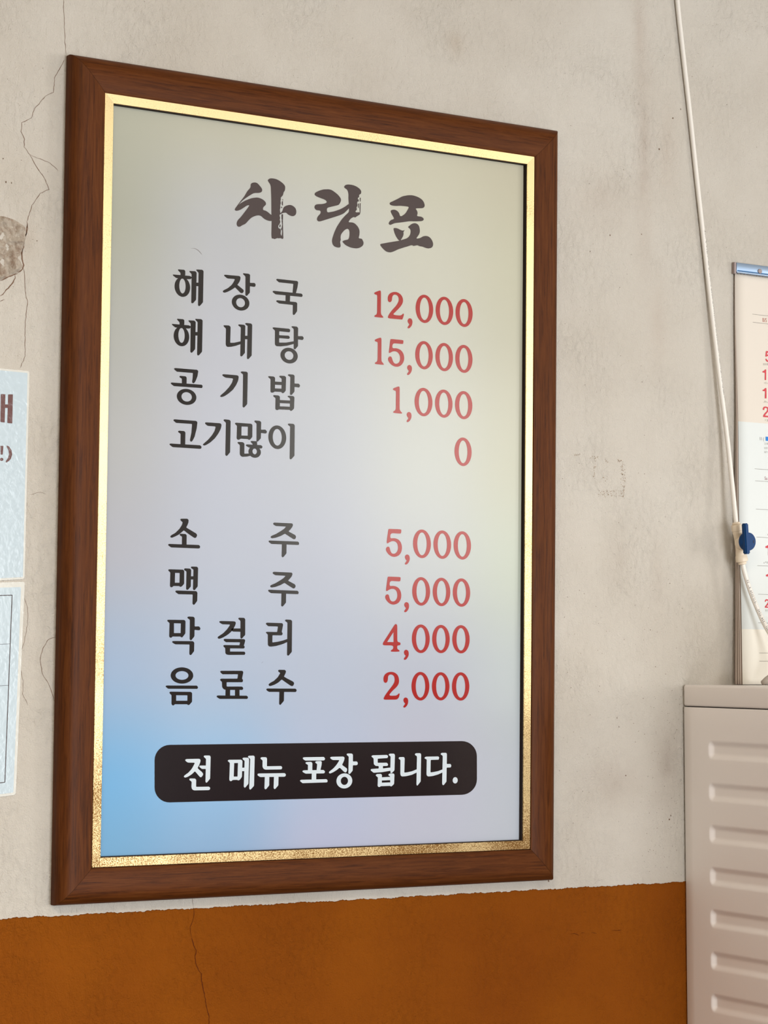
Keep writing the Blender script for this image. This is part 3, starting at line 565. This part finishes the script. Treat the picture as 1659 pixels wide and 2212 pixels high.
for k, g in PRICES.items():
    for it, c in zip(g[2], k): lettering('comma' if c == ',' else 'digit', [(g[0], g[1], [('R', 60, [it])])], PH, M_red, sheet)
bo = rnd([(334, 1609.2), (1030, 1600.2), (1030.5, 1715.5), (334, 1734.0)], 0.1)
def rrect(c, r):
    "rounded corners, r px"
    out = []; n = len(c)
    for i in range(n):
        a, b, d = np.array(c[i - 1]), np.array(c[i]), np.array(c[(i + 1) % n])
        q1 = b + (a - b) / np.linalg.norm(a - b) * r; q2 = b + (d - b) / np.linalg.norm(d - b) * r
        for k in range(9):
            t = k / 8; w = .5523; p1 = q1 + (b - q1) * w; p2 = q2 + (b - q2) * w
            out.append(tuple((1 - t) ** 3 * q1 + 3 * t * (1 - t) ** 2 * p1 + 3 * t * t * (1 - t) * p2 + t ** 3 * q2))
    return out
bo = rrect([(334, 1609.4), (1030, 1600.4), (1030.5, 1716), (334, 1734.2)], 33)
V = [px(x, y, PH) for x, y in bo]
setp(mesh('note_banner', V, [tuple(range(len(V)))[::-1]], M_box, sheet), 'dark rounded banner across the foot of the menu')
letters('banner_letter', [[(0, A, A)], [(1, A, A), (2, 0, 1)], [(2, 1, A)], [(3, A, A)], [(4, A, A)], [(5, A, A)], [(6, 0, 2)], [(6, 2, 4)], [(6, 4, A)]], NOTE, PH + .0002, M_white)
def marks(name, polys, h, mt, parent):
    V = []; Fc = []
    for q in polys:
        b = len(V); V += [px(x, y, h) for x, y in q]; Fc.append(tuple(range(b, b + len(q))))
    return mesh(name, V, Fc, mt, parent)

ribbon('hair', [([(412, 537), (420, 536.5), (428, 540), (437, 550)], .8)], mat('hair', (120, 108, 104), .8), sheet, PH)
ribbon('scratch', [([(565, 1433), (568, 1429)], 2.2)], mat('scratch', (96, 92, 98), .8), sheet, PH)

# ------------------------------------------------------------------ laminated sheets on the left
def film_mat(name, c, rough, bstr):
    m_ = mat(name, c, .45, .3, coat=.55, coat_rough=rough); nt, lk, p = nodes(m_); v = objco(nt)
    n1 = noise(nt, lk, v, 160, 4, .6, .5); b = N(nt, 'ShaderNodeBump', Strength=bstr, Distance=.0006)
    lk.new(n1, b.inputs['Height']); lk.new(b.outputs[0], p.inputs['Coat Normal']); return m_
M_film, M_paper = film_mat('laminate_film', (202, 200, 192), .12, .5), film_mat('laminated_paper', (178, 192, 200), .10, .7)
M_brown = film_mat('brown_ink', (92, 50, 44), .12, .5); M_line = film_mat('line_ink', (60, 44, 44), .15, .3)
def prect(c, h, th, r=.0):
    "thin slab over four photograph corners"
    o = rrect(c, r) if r else c; n = len(o)
    V = [px(x, y, h) for x, y in o]; V2 = [Vector((q.x, q.y + th, q.z)) for q in V]
    Fc = [tuple(range(n)), tuple(range(2 * n - 1, n - 1, -1))] + [(i, n + i, n + (i + 1) % n, (i + 1) % n) for i in range(n)]
    return V + V2, Fc
def fixn(o):
    bm = bmesh.new(); bm.from_mesh(o.data); bmesh.ops.recalc_face_normals(bm, faces=bm.faces); bm.to_mesh(o.data); bm.free(); return o
xl = -560
s1 = setp(empty('notice_sheet', (-.25, 0, 1.586)), 'upper laminated notice sheet with brown lettering, left of the menu board', 'notice', 'laminated notices on the wall')
V, Fc = prect([(xl, 742), (63.7, 801.7), (53.0, 1250.8), (xl, 1283)], .0010, .0012, 5); fixn(mesh('film', V, Fc, M_film, s1))
V, Fc = prect([(xl + 6, 747), (59.6, 805.6), (49.6, 1246.5), (xl + 6, 1277)], .0014, .0004, 2); pp = fixn(mesh('paper', V, Fc, M_paper, s1))
def ink_polys(name, polys, h, mt, parent, r=1.2):
    v, f = union([(rnd(q, r), None) for q in polys]); Vv = [px(a.x, a.y, h) for a in v]; FF = []
    for t in f:
        a = [Vv[i] for i in t]; FF.append(t if (a[1] - a[0]).cross(a[2] - a[0]).y < 0 else t[::-1])
    return mesh(name, Vv, FF, mt, parent)
q = lambda t: zz(0, 700, 3.687, t)
ink_polys('lettering', [q("7,558 43,558 38,785 3,780"), q("65,560 103,560 98,792 58,788"), q("38,640 66,640 64,668 37,668")], .0016, M_brown, pp)
ink_polys('lettering', [q("4,970 28,970 22,1040 5,1040"), q("0,1070 14,1064 27,1072 27,1084 14,1092 0,1086"), q("52,966 72,975 92,1005 97,1040 86,1075 66,1095 48,1104 46,1092 62,1070 72,1040 68,1005 54,978")], .0016, M_brown, pp)
s2 = setp(empty('notice_sheet', (-.25, 0, 1.336)), 'lower laminated sheet printed with a black ruled box, left of the menu board', 'notice', 'laminated notices on the wall')
V, Fc = prect([(xl, 1276), (53.5, 1256.5), (33.8, 1717), (xl, 1790)], .0010, .0012, 5); fixn(mesh('film', V, Fc, M_film, s2))
V, Fc = prect([(xl + 6, 1287), (45.5, 1268), (29.0, 1712), (xl + 6, 1783)], .0014, .0004, 2); pp = fixn(mesh('paper', V, Fc, M_paper, s2))
bx = [(-520, 1303), (26.3, 1285.5), (10.6, 1689.8), (-520, 1755)]
def seg(a, b, w):
    d = math.hypot(b[0] - a[0], b[1] - a[1]); nx, ny = -(b[1] - a[1]) / d * w / 2, (b[0] - a[0]) / d * w / 2
    return [(a[0] + nx, a[1] + ny), (b[0] + nx, b[1] + ny), (b[0] - nx, b[1] - ny), (a[0] - nx, a[1] - ny)]
fixn(marks('ruled_box', [seg(bx[i], bx[(i + 1) % 4], 1.9)[::-1] for i in range(4)], .0016, M_line, pp))
for q_ in (seg((-520, 1408), (22.5, 1390.8), .8), seg((-520, 1508), (19.0, 1480.2), .8)): marks('ruled_line', [q_[::-1]], .0016, M_line, pp)

# ------------------------------------------------------------------ wall calendar
M_strip = mat('blue_metal', (150, 170, 196), .32, .5, metal=.85); M_strip2 = mat('blue_line', (40, 92, 140), .35, .5, metal=.4)
M_cap = mat('strip_cap', (150, 134, 132), .5)
M_cream, M_pale, M_cream2 = mat('page_cream', (214, 205, 194), .7, .3), mat('page_pale', (212, 216, 215), .65, .3), mat('page_warm', (230, 226, 216), .7, .3)
M_edge, M_edge2 = mat('page_edge', (206, 192, 182), .8, .2), mat('page_edge_dark', (136, 118, 108), .8, .2)
M_cred, M_cgrey, M_cblue = mat('calendar_red', (196, 62, 72), .7), mat('calendar_grey', (120, 112, 106), .7), mat('calendar_blue', (30, 120, 200), .7)
CX, CW = .9970, .46
cal = setp(empty('wall_calendar', (CX + CW / 2, 0, 1.469)), 'cream wall calendar with a blue metal top strip, hanging above the white cabinet', 'calendar')
ZTOP = px(1585, 588).z
def ch(z, lvl=1.0):
    s = max(0, min(1, (ZTOP - z) / .60)); return .0035 + lvl * .0185 * s ** 1.25
def cpt(x, y, up=0.0):
    p = px(x, y, .004)
    for k in range(12): p = px(x, y, ch(p.z) + up)
    return p
zb1, zb2 = cpt(1600, 910.5).z, cpt(1610, 1359).z
def page(name, lvl, mats_, dx=0.0):
    zs = [ZTOP + (1.4656 - ZTOP) * k / 60 for k in range(61)] + [zb1, zb2]; zs = sorted(set(zs), reverse=True)
    V = []; Fc = []; fm = []
    wob = lambda z: .0008 * math.sin((ZTOP - z) * 9) - .0006 * math.sin((ZTOP - z) * 23)
    for z in zs:
        for k, x in enumerate((CX + dx + wob(z), CX + dx + .02, CX + CW - .02, CX + CW)):
            V.append((x, -ch(z, lvl), z))
    for j in range(len(zs) - 1):
        for i in range(3):
            a = j * 4 + i; Fc.append((a, a + 4, a + 5, a + 1)); zc = (zs[j] + zs[j + 1]) / 2
            fm.append(0 if zc > zb1 else (1 if zc > zb2 else 2))
    o = mesh(name, V, Fc, None, cal, True, mats_, fm)
    md = o.modifiers.new('thick', 'SOLIDIFY'); md.thickness = .0003; md.offset = -1
    return o
front = page('page', 1.0, (M_cream, M_pale, M_cream2))
for k, l in enumerate((.90, .78, .66, .52, .38, .22, .06)):
    o = page('page', l, ((M_edge,) * 3 if k % 2 else (M_edge2,) * 3), -.0009 * (k % 2)); o.data = o.data.copy()
bm = bmesh.new(); zt = px(1586, 566.5, .006).z
box(bm, (CX - .0004, -.0072, ZTOP - .0005), (CX + CW + .001, -.0008, zt), .0006)
strip = from_bm('binding_strip', bm, M_strip, cal); autosmooth(strip)
bm = bmesh.new(); box(bm, (CX - .0040, -.0062, ZTOP - .003), (CX - .0004, -.0006, zt + .0003), .0005); from_bm('end_cap', bm, M_cap, strip)
bm = bmesh.new(); box(bm, (CX, -.0078, ZTOP + .0008), (CX + CW, -.0070, ZTOP + .0022), .0002); from_bm('groove_line', bm, M_strip2, strip)
bm = bmesh.new(); box(bm, (CX, -.0080, ZTOP - .0018), (CX + CW, -.0030, ZTOP + .0006), .0006); from_bm('lower_lip', bm, M_strip, strip)
for xx in (1640.8,):
    c = px(xx, 586, .0072); V, Fc = tube([Vector((c.x, -.0070, c.z)), Vector((c.x, -.0086, c.z)), Vector((c.x, -.0092, c.z))], [.0034, .0034, .0020], 18)
    fixn(mesh('rivet', V, Fc, M_cap, strip))
# torn paper teeth under the strip
V = []; Fc = []; x = CX
while x < CX + CW - .01:
    b = len(V); V += [(x, -.0060, ZTOP - .001), (x + .0058, -.0060, ZTOP - .001), (x + .0050, -.0068, ZTOP - .0042)]; Fc.append((b, b + 2, b + 1)); x += .0058
setp(mesh('torn_edge', V, Fc, M_cgrey, cal), kind='stuff')

def text_mesh(s, size, xs=1.0):
    cu = bpy.data.curves.new('t', 'FONT'); cu.body = s; cu.size = size; cu.resolution_u = 3
    o = bpy.data.objects.new('t', cu); C.objects.link(o); dg = bpy.context.evaluated_depsgraph_get()
    me = bpy.data.meshes.new_from_object(o.evaluated_get(dg)); V = [(v.co.x * xs, v.co.y) for v in me.vertices]; Fc = [tuple(p.vertices) for p in me.polygons]
    bpy.data.objects.remove(o); bpy.data.curves.remove(cu); bpy.data.meshes.remove(me); return V, Fc
def cal_text(name, s, x, ybot, cap, mt, xs=.9):
    "text with its lower left corner at a photograph point on the front page; cap height in m"
    V, Fc = text_mesh(s, cap / .72, xs); mn = min(v[0] for v in V); p = cpt(x, ybot)
    W_ = [(p.x + a - mn, -(ch(p.z + b) + .0003), p.z + b) for a, b in V]
    return mesh(name, W_, Fc, mt, front)
def cal_glyph(ox, oy, s, t):
    v, f = union([(rnd(zz(ox, oy, s, t), 1.0), None)]); Vv = []
    for a in v:
        q = cpt(a.x, a.y, .0003); Vv.append(q)
    FF = [t_ if (Vv[t_[1]] - Vv[t_[0]]).cross(Vv[t_[2]] - Vv[t_[0]]).y < 0 else t_[::-1] for t_ in f]
    mesh('date_number', Vv, FF, M_cred, front)
cal_glyph(1609, 650, 15.8, "720,1708 900,1720 900,1775 765,1765 755,1840 800,1825 870,1840 920,1900 925,1980 880,2060 800,2090 730,2060 695,1980 740,1970 765,2020 810,2045 860,2010 870,1940 830,1880 770,1880 740,1905 700,1900")
cal_glyph(1609, 790, 15.8, "600,190 650,175 690,128 730,130 728,492 678,490 680,238 605,232")
cal_glyph(1609, 790, 15.8, "605,825 650,812 695,762 738,765 742,1118 680,1115 690,870 610,862")
cal_glyph(1609, 790, 15.8, "612,1510 615,1450 650,1400 710,1390 780,1410 815,1470 810,1540 760,1610 700,1680 690,1700 830,1715 830,1765 620,1750 625,1700 670,1630 740,1560 770,1500 755,1450 700,1435 665,1465 668,1512")
cal_glyph(1609, 1130, 15.8, "705,785 750,778 790,750 830,730 835,1100 790,1100 792,850 705,850")
cal_glyph(1609, 1130, 15.8, "720,1760 765,1755 800,1725 840,1700 845,2060 805,2060 805,1820 720,1820")
cal_glyph(1599, 1230, 13.02, "690,910 695,870 730,835 780,845 820,880 825,940 780,1000 735,1045 830,1048 830,1082 690,1078 695,1045 740,990 780,930 785,890 755,870 725,885 722,912")
for s, x, yb, cp in (('2', 1659.6, 821.5, .0158), ('9', 1660, 861.5, .0158), ('6', 1664, 902.5, .0158), ('1', 1665, 1197, .0145), ('8', 1666, 1259, .0145), ('5', 1666, 1315, .0145)):
    cal_text('date_number', s, x, yb, cp, M_cred, 1.0)
cal_text('weekday_text', 'B/S', 1647.3, 695, .0058, mat('calendar_brown', (176, 108, 92), .7), .8)
cal_text('weekday_text', 'Su', 1651.5, 1036.5, .0050, mat('calendar_maroon', (150, 90, 100), .7), .85)
cal_text('schedule_text', '11 (', 1641.5, 951, .0048, M_cgrey, .8)
V = []; Fc = []
def hline(x, y, th=.00045, x1=None):
    V = []; Fc = []; p = cpt(x, y); b = 0; e = CX + CW - .03 if x1 is None else x1
    for xx, dz in ((p.x, 0), (e, 0), (e, th), (p.x, th)): V.append((xx, -(ch(p.z + dz) + .0003), p.z + dz))
    mesh('ruled_line', V, [(0, 1, 2, 3)], M_cgrey, front)
for x, y in ((1625, 679), (1625.8, 696.5), (1630, 1013), (1631, 1039), (1632.5, 1100), (1634, 1160.6), (1635.6, 1222.2), (1637.4, 1284), (1637.6, 1345.8), (1639.8, 1411), (1640.2, 1428.5)): hline(x, y)
V = []; Fc = []
for y0, x0 in ((785.8, 1648.5), (826, 1650.5), (866.5, 1649), (907, 1652.5), (957.5, 1651), (966.8, 1651), (975.5, 1651), (1214, 1649.5), (1317.5, 1653.5), (1153, 1658)):
    x = x0
    while x < 1659 + 40:
        w = random.uniform(1.0, 2.4)
        for k in range(3):
            if random.random() < .75:
                p = cpt(x, y0 + k * 1.5); b = len(V)
                for dx, dz in ((0, 0), (w * .0006, 0), (w * .0006, .0006), (0, .0006)): V.append((p.x + dx, -(ch(p.z + dz) + .0003), p.z + dz))
                Fc.append((b, b + 1, b + 2, b + 3))
        x += w + random.uniform(.8, 1.6)
setp(mesh('small_print', V, Fc, M_cgrey, front), kind='stuff')
p = cpt(1653.8, 952.2); V = [(p.x + a, -(ch(p.z + b) + .0004), p.z + b) for a, b in ((0, 0), (.0065, 0), (.0065, .0060), (0, .0060))]
mesh('highlight_mark', V, [(0, 1, 2, 3)], M_cblue, front)

# ------------------------------------------------------------------ water tube and valve
M_tube, M_valve, M_blue = mat('tube_plastic', (226, 220, 212), .35, .5), mat('valve_plastic', (222, 206, 184), .4, .5), mat('lever_plastic', (0, 54, 104), .45, .2)
M_print = mat('tube_print', (40, 36, 50), .7)
tb = setp(empty('water_tube', px(1463, 0, .0036)), 'thin white plastic water tube running down in front of the calendar', 'tube')
up = [px(x, y, h) for x, y, h in ((1453, -130, .0036), (1463, 0, .0036), (1476.5, 125, .0036), (1490.7, 250, .0036), (1504, 375, .0037), (1519, 510, .004), (1537, 670, .006), (1555, 822, .010), (1571.3, 950, .015), (1584, 1070, .022), (1590.5, 1136, .026))]
U_ = spline(up, 10); V, Fc = tube(U_, .0033, 18); tu = fixn(mesh('upper_tube', V, Fc, M_tube, tb, True))
lo = [px(x, y, h) for x, y, h in ((1603.5, 1212, .027), (1608, 1235, .028), (1622, 1280, .031), (1643, 1331, .036), (1659.5, 1363, .043), (1682, 1400, .056), (1704, 1432, .076), (1712, 1456, .095))]
L_ = spline(lo, 10); V, Fc = tube(L_, .0033, 18); tl = fixn(mesh('lower_tube', V, Fc, M_tube, tb, True))
# batch print along the tube: letters sit on the side that faces the room
def tube_text(path, s, size, start, parent, dx=0.0012):
    Vv = []; FF = []; acc = 0; pos = start
    cum = [0]
    for i in range(1, len(path)): cum.append(cum[-1] + (path[i] - path[i - 1]).length)
    for chr_ in s:
        adv = size * .62
        if chr_ != ' ':
            d = pos; i = max(1, min(len(cum) - 1, next((k for k, c in enumerate(cum) if c >= d), len(cum) - 1)))
            t = (d - cum[i - 1]) / (cum[i] - cum[i - 1]); p = path[i - 1].lerp(path[i], t); z = (path[i] - path[i - 1]).normalized()
            fwd = -z; out = Vector((-.42, -.9, 0)); out = (out - z * out.dot(z)).normalized(); upv = out.cross(fwd)
            V, Fc = text_mesh(chr_, size, .9)
            if V:
                b = len(Vv); cy = size * .36
                for a, c in V:
                    yy = c - cy; ang = yy / .0033
                    Vv.append(p + fwd * a + (out * math.cos(ang) + upv * math.sin(ang)) * .00342)
                FF += [tuple(b + i_ for i_ in f) for f in Fc]
        pos -= adv
    return mesh('tube_print', Vv, FF, M_print, parent)
tube_text(L_, '151 AT (73F) 1234/P240/11W(C)2024 07 25', .0042, .128, tl)
V = []; Fc = []
cumL = 0
for i in range(1, len(U_)):
    p = U_[i]; 
zlo, zhi = px(1517, 485).z, px(1561, 860).z
for i in range(len(U_) - 1):
    if zhi < U_[i].z < zlo:
        for k in range(8):
            if random.random() < .7:
                t = k / 8; p = U_[i].lerp(U_[i + 1], t); z = (U_[i + 1] - U_[i]).normalized(); out = Vector((.35, -.94, 0)).normalized(); sd = z.cross(out)
                a = random.uniform(-.12, .12); o_ = (out * math.cos(a) + sd * math.sin(a)) * .00338; b = len(V); w = sd * random.uniform(.0003, .0006); l = z * random.uniform(.0004, .0011)
                V += [p + o_ - w, p + o_ + w, p + o_ + w + l, p + o_ - w + l]; Fc.append((b, b + 1, b + 2, b + 3))
mesh('tube_print', V, Fc, M_print, tu)

vp0, vp1 = px(1589.8, 1128, .0262), px(1604.0, 1219.5, .0266)
valve = setp(empty('shutoff_valve', (vp0 + vp1) / 2), 'small white shut-off valve with a blue lever on the water tube', 'valve')
ax = (vp1 - vp0); Lv = ax.length
prof = [(0, .0046), (.015, .0056), (.035, .0058), (.05, .0050), (.06, .0074), (.09, .0078), (.20, .0078), (.215, .0070), (.23, .0073), (.30, .0066), (.36, .0062), (.66, .0062), (.70, .0068), (.76, .0072), (.785, .0074), (.80, .0082), (.88, .0086), (.925, .0084), (.94, .0056), (.96, .0060), (.985, .0058), (1.0, .0046)]
def lathe(name, p0, d, prof, mt, parent, n=28):
    V, Fc = tube([p0 + d * t for t, r in prof], [r for t, r in prof], n); o = fixn(mesh(name, V, Fc, mt, parent)); autosmooth(o, 40); return o
x_, y_, z_ = frame_of(ax)
V = []; Fc = []; n = 28
for t, r in prof:
    c = vp0 + ax * t
    for k in range(n): V.append(c + x_ * (r * math.cos(2 * math.pi * k / n)) + y_ * (r * math.sin(2 * math.pi * k / n)))
for i in range(len(prof) - 1):
    for k in range(n):
        a, b = i * n + k, i * n + (k + 1) % n; Fc.append((a, b, b + n, a + n))
Fc.append(tuple(range(n))[::-1]); Fc.append(tuple(range((len(prof) - 1) * n, len(prof) * n)))
o = fixn(mesh('valve_body', V, Fc, M_valve, valve)); autosmooth(o, 40)
mid = vp0 + ax * .50
boss = lathe('valve_boss', Vector((mid.x, mid.y, mid.z)), Vector((0, -.0115, 0)), [(0, .0085), (.7, .0098), (1.0, .0098)], M_valve, valve)
dc = Vector((mid.x + .0015, mid.y - .0112, mid.z + .002))
disc = lathe('lever', dc, Vector((0, -.0080, 0)), [(0, .0118), (.05, .0126), (.9, .0126), (1, .0120)], M_blue, valve, 36)
for sx in (-1, 1):
    bm = bmesh.new(); c = dc + Vector((sx * .0082, -.0081, 0)); box(bm, (c.x - .0009, c.y - .0004, c.z - .0020), (c.x + .0009, c.y + .0004, c.z + .0020), .0002)
    from_bm('notch', bm, mat('notch_dark', (3, 26, 58), .5), disc)
bm = bmesh.new(); pa = px(1608.5, 1130.5, .048); pb = px(1612.5, 1197, .048); L2 = (pa - pb).length
r = bmesh.ops.create_cube(bm, size=1.0)
for v in r['verts']:
    taper = 1.0 if v.co.z < 0 else .92
    v.co = Vector((v.co.x * .0078 * taper, v.co.y * .0078, v.co.z * L2))
bmesh.ops.bevel(bm, geom=[e for e in bm.edges], offset=.0013, segments=2, affect='EDGES')
d = (pb - pa).normalized(); rotm = d.to_track_quat('-Z', 'Y').to_matrix().to_4x4(); cc = Vector(((pa.x + pb.x) / 2, dc.y - .0108, (pa.z + pb.z) / 2))
bmesh.ops.transform(bm, matrix=Matrix.Translation(cc) @ Matrix.Rotation(math.atan2(-(d.x), -d.z) , 4, 'Y'), verts=bm.verts)
o = from_bm('lever_bar', bm, M_blue, disc); autosmooth(o)

# ------------------------------------------------------------------ appliance cabinet
M_app, M_app2 = mat('enamel', (242,236,234), .42, .45), mat('enamel_dark', (60, 54, 50), .7)
nt, lk, p = nodes(M_app); v = objco(nt); bump(nt, lk, p, noise(nt, lk, v, 1200, 2, .5), .0001, .3)
XA, YB, YF, ZTP, ZS = .9050, -.0015, -.60, 1.4648, 1.4352
SH = .0170
def lean(v): return Vector((v[0] + SH * (ZTP - v[2]), v[1], v[2]))
app = setp(empty('appliance_cabinet', (XA + .3, -.30, 0)), 'tall off-white appliance cabinet with ribbed side, standing right of the menu board', 'appliance')
XR = XA + .56
def leaned(o):
    for vv in o.data.vertices: vv.co = lean(vv.co)
    return o
bm = bmesh.new(); box(bm, (XA, YF, ZS + .0001), (XR, YB, ZTP), .0035, 3); o = leaned(from_bm('lid', bm, M_app, app)); autosmooth(o)
bm = bmesh.new(); box(bm, (XA + .004, YF + .004, ZS - .01), (XR - .004, YB - .004, ZS + .004)); leaned(from_bm('seam', bm, M_app2, app))
bm = bmesh.new(); box(bm, (XA + .012, YF + .001, .045), (XR, YB - .001, ZS), .002, 2); o = leaned(from_bm('body', bm, M_app, app)); autosmooth(o)
# side panel pressed with horizontal grooves
PITCH, GH, GD = .0570, .0262, .0050
tops = [1.3900 - PITCH * k for k in range(23)]
ya, yb_ = -.0475, -.545
def depth(y, z):
    for t in tops:
        if t + .004 > z > t - GH - .004:
            cz = t - GH / 2; r = GH / 2; y0, y1 = ya - .006, yb_ + .006
            # rounded rectangle distance
            hx = (y0 - y1) / 2; cx = (y0 + y1) / 2; rc = .009
            qx, qz = abs(y - cx) - (hx - rc), abs(z - cz) - (r - rc)
            d = math.hypot(max(qx, 0), max(qz, 0)) + min(max(qx, qz), 0) - rc
            s = max(0, min(1, -d / .0085)); s = s * s * (3 - 2 * s)
            return GD * s
    return 0
zs = {.045, .0465, ZS - .0009, ZS - .0025, 1.41}
for t in tops:
    for k in range(19): zs.add(t + .001 - (GH + .002) * k / 18)
    zs.add(t - GH - .014)
zs = sorted(zs); ys = [YB - .0005, YB - .002, -.02, -.04] + [-.046 - .0011 * k for k in range(22)] + [-.09, -.2, -.3, -.4, -.48, -.51] + [-.518 - .0015 * k for k in range(22)] + [-.57, YF + .004, YF + .001]
V = []; Fc = []
for z in zs:
    for y in ys:
        e = min(YB - y, y - YF, z - .044, ZS - z); rr = .0018 * (1 - min(1, max(0, e) / .002)) ** 2
        V.append(lean((XA + depth(y, z) + rr, y, z)))
n = len(ys)
for j in range(len(zs) - 1):
    for i in range(n - 1):
        a = j * n + i; Fc.append((a, a + n, a + n + 1, a + 1))
o = mesh('side_panel', V, Fc, M_app, app, True)
bm = bmesh.new(); bm.from_mesh(o.data); bm.normal_update()
if sum(f.normal.x for f in bm.faces) > 0: bmesh.ops.reverse_faces(bm, faces=bm.faces)
bm.to_mesh(o.data); bm.free(); md = o.modifiers.new('thick', 'SOLIDIFY'); md.thickness = .0016; md.offset = -1
for sx in (XA + .06, XR - .06):
    for sy in (YF + .06, YB - .06):
        V, Fc = tube([Vector((sx + .025, sy, 0)), Vector((sx + .025, sy, .008)), Vector((sx + .025, sy, .05))], [.022, .022, .016], 16); fixn(mesh('foot', V, Fc, M_app2, app))
# tube elbow on the lid
c = px(1657, 1477, .10)
M_elbow = mat('elbow_plastic', (170, 160, 150), .5)
el = setp(empty('tube_elbow', (c.x, -.10, ZTP)), 'small grey tube connector lying on top of the white cabinet', 'connector')
pts = [Vector((.9636, -.100, ZTP + .0042)), Vector((.9711, -.100, ZTP + .0075)), Vector((.9816, -.102, ZTP + .0140)), Vector((.9936, -.104, ZTP + .017))]
V, Fc = tube(pts, [.0035, .0052, .0056, .0056], 18); fixn(mesh('connector_body', V, Fc, M_elbow, el, True))
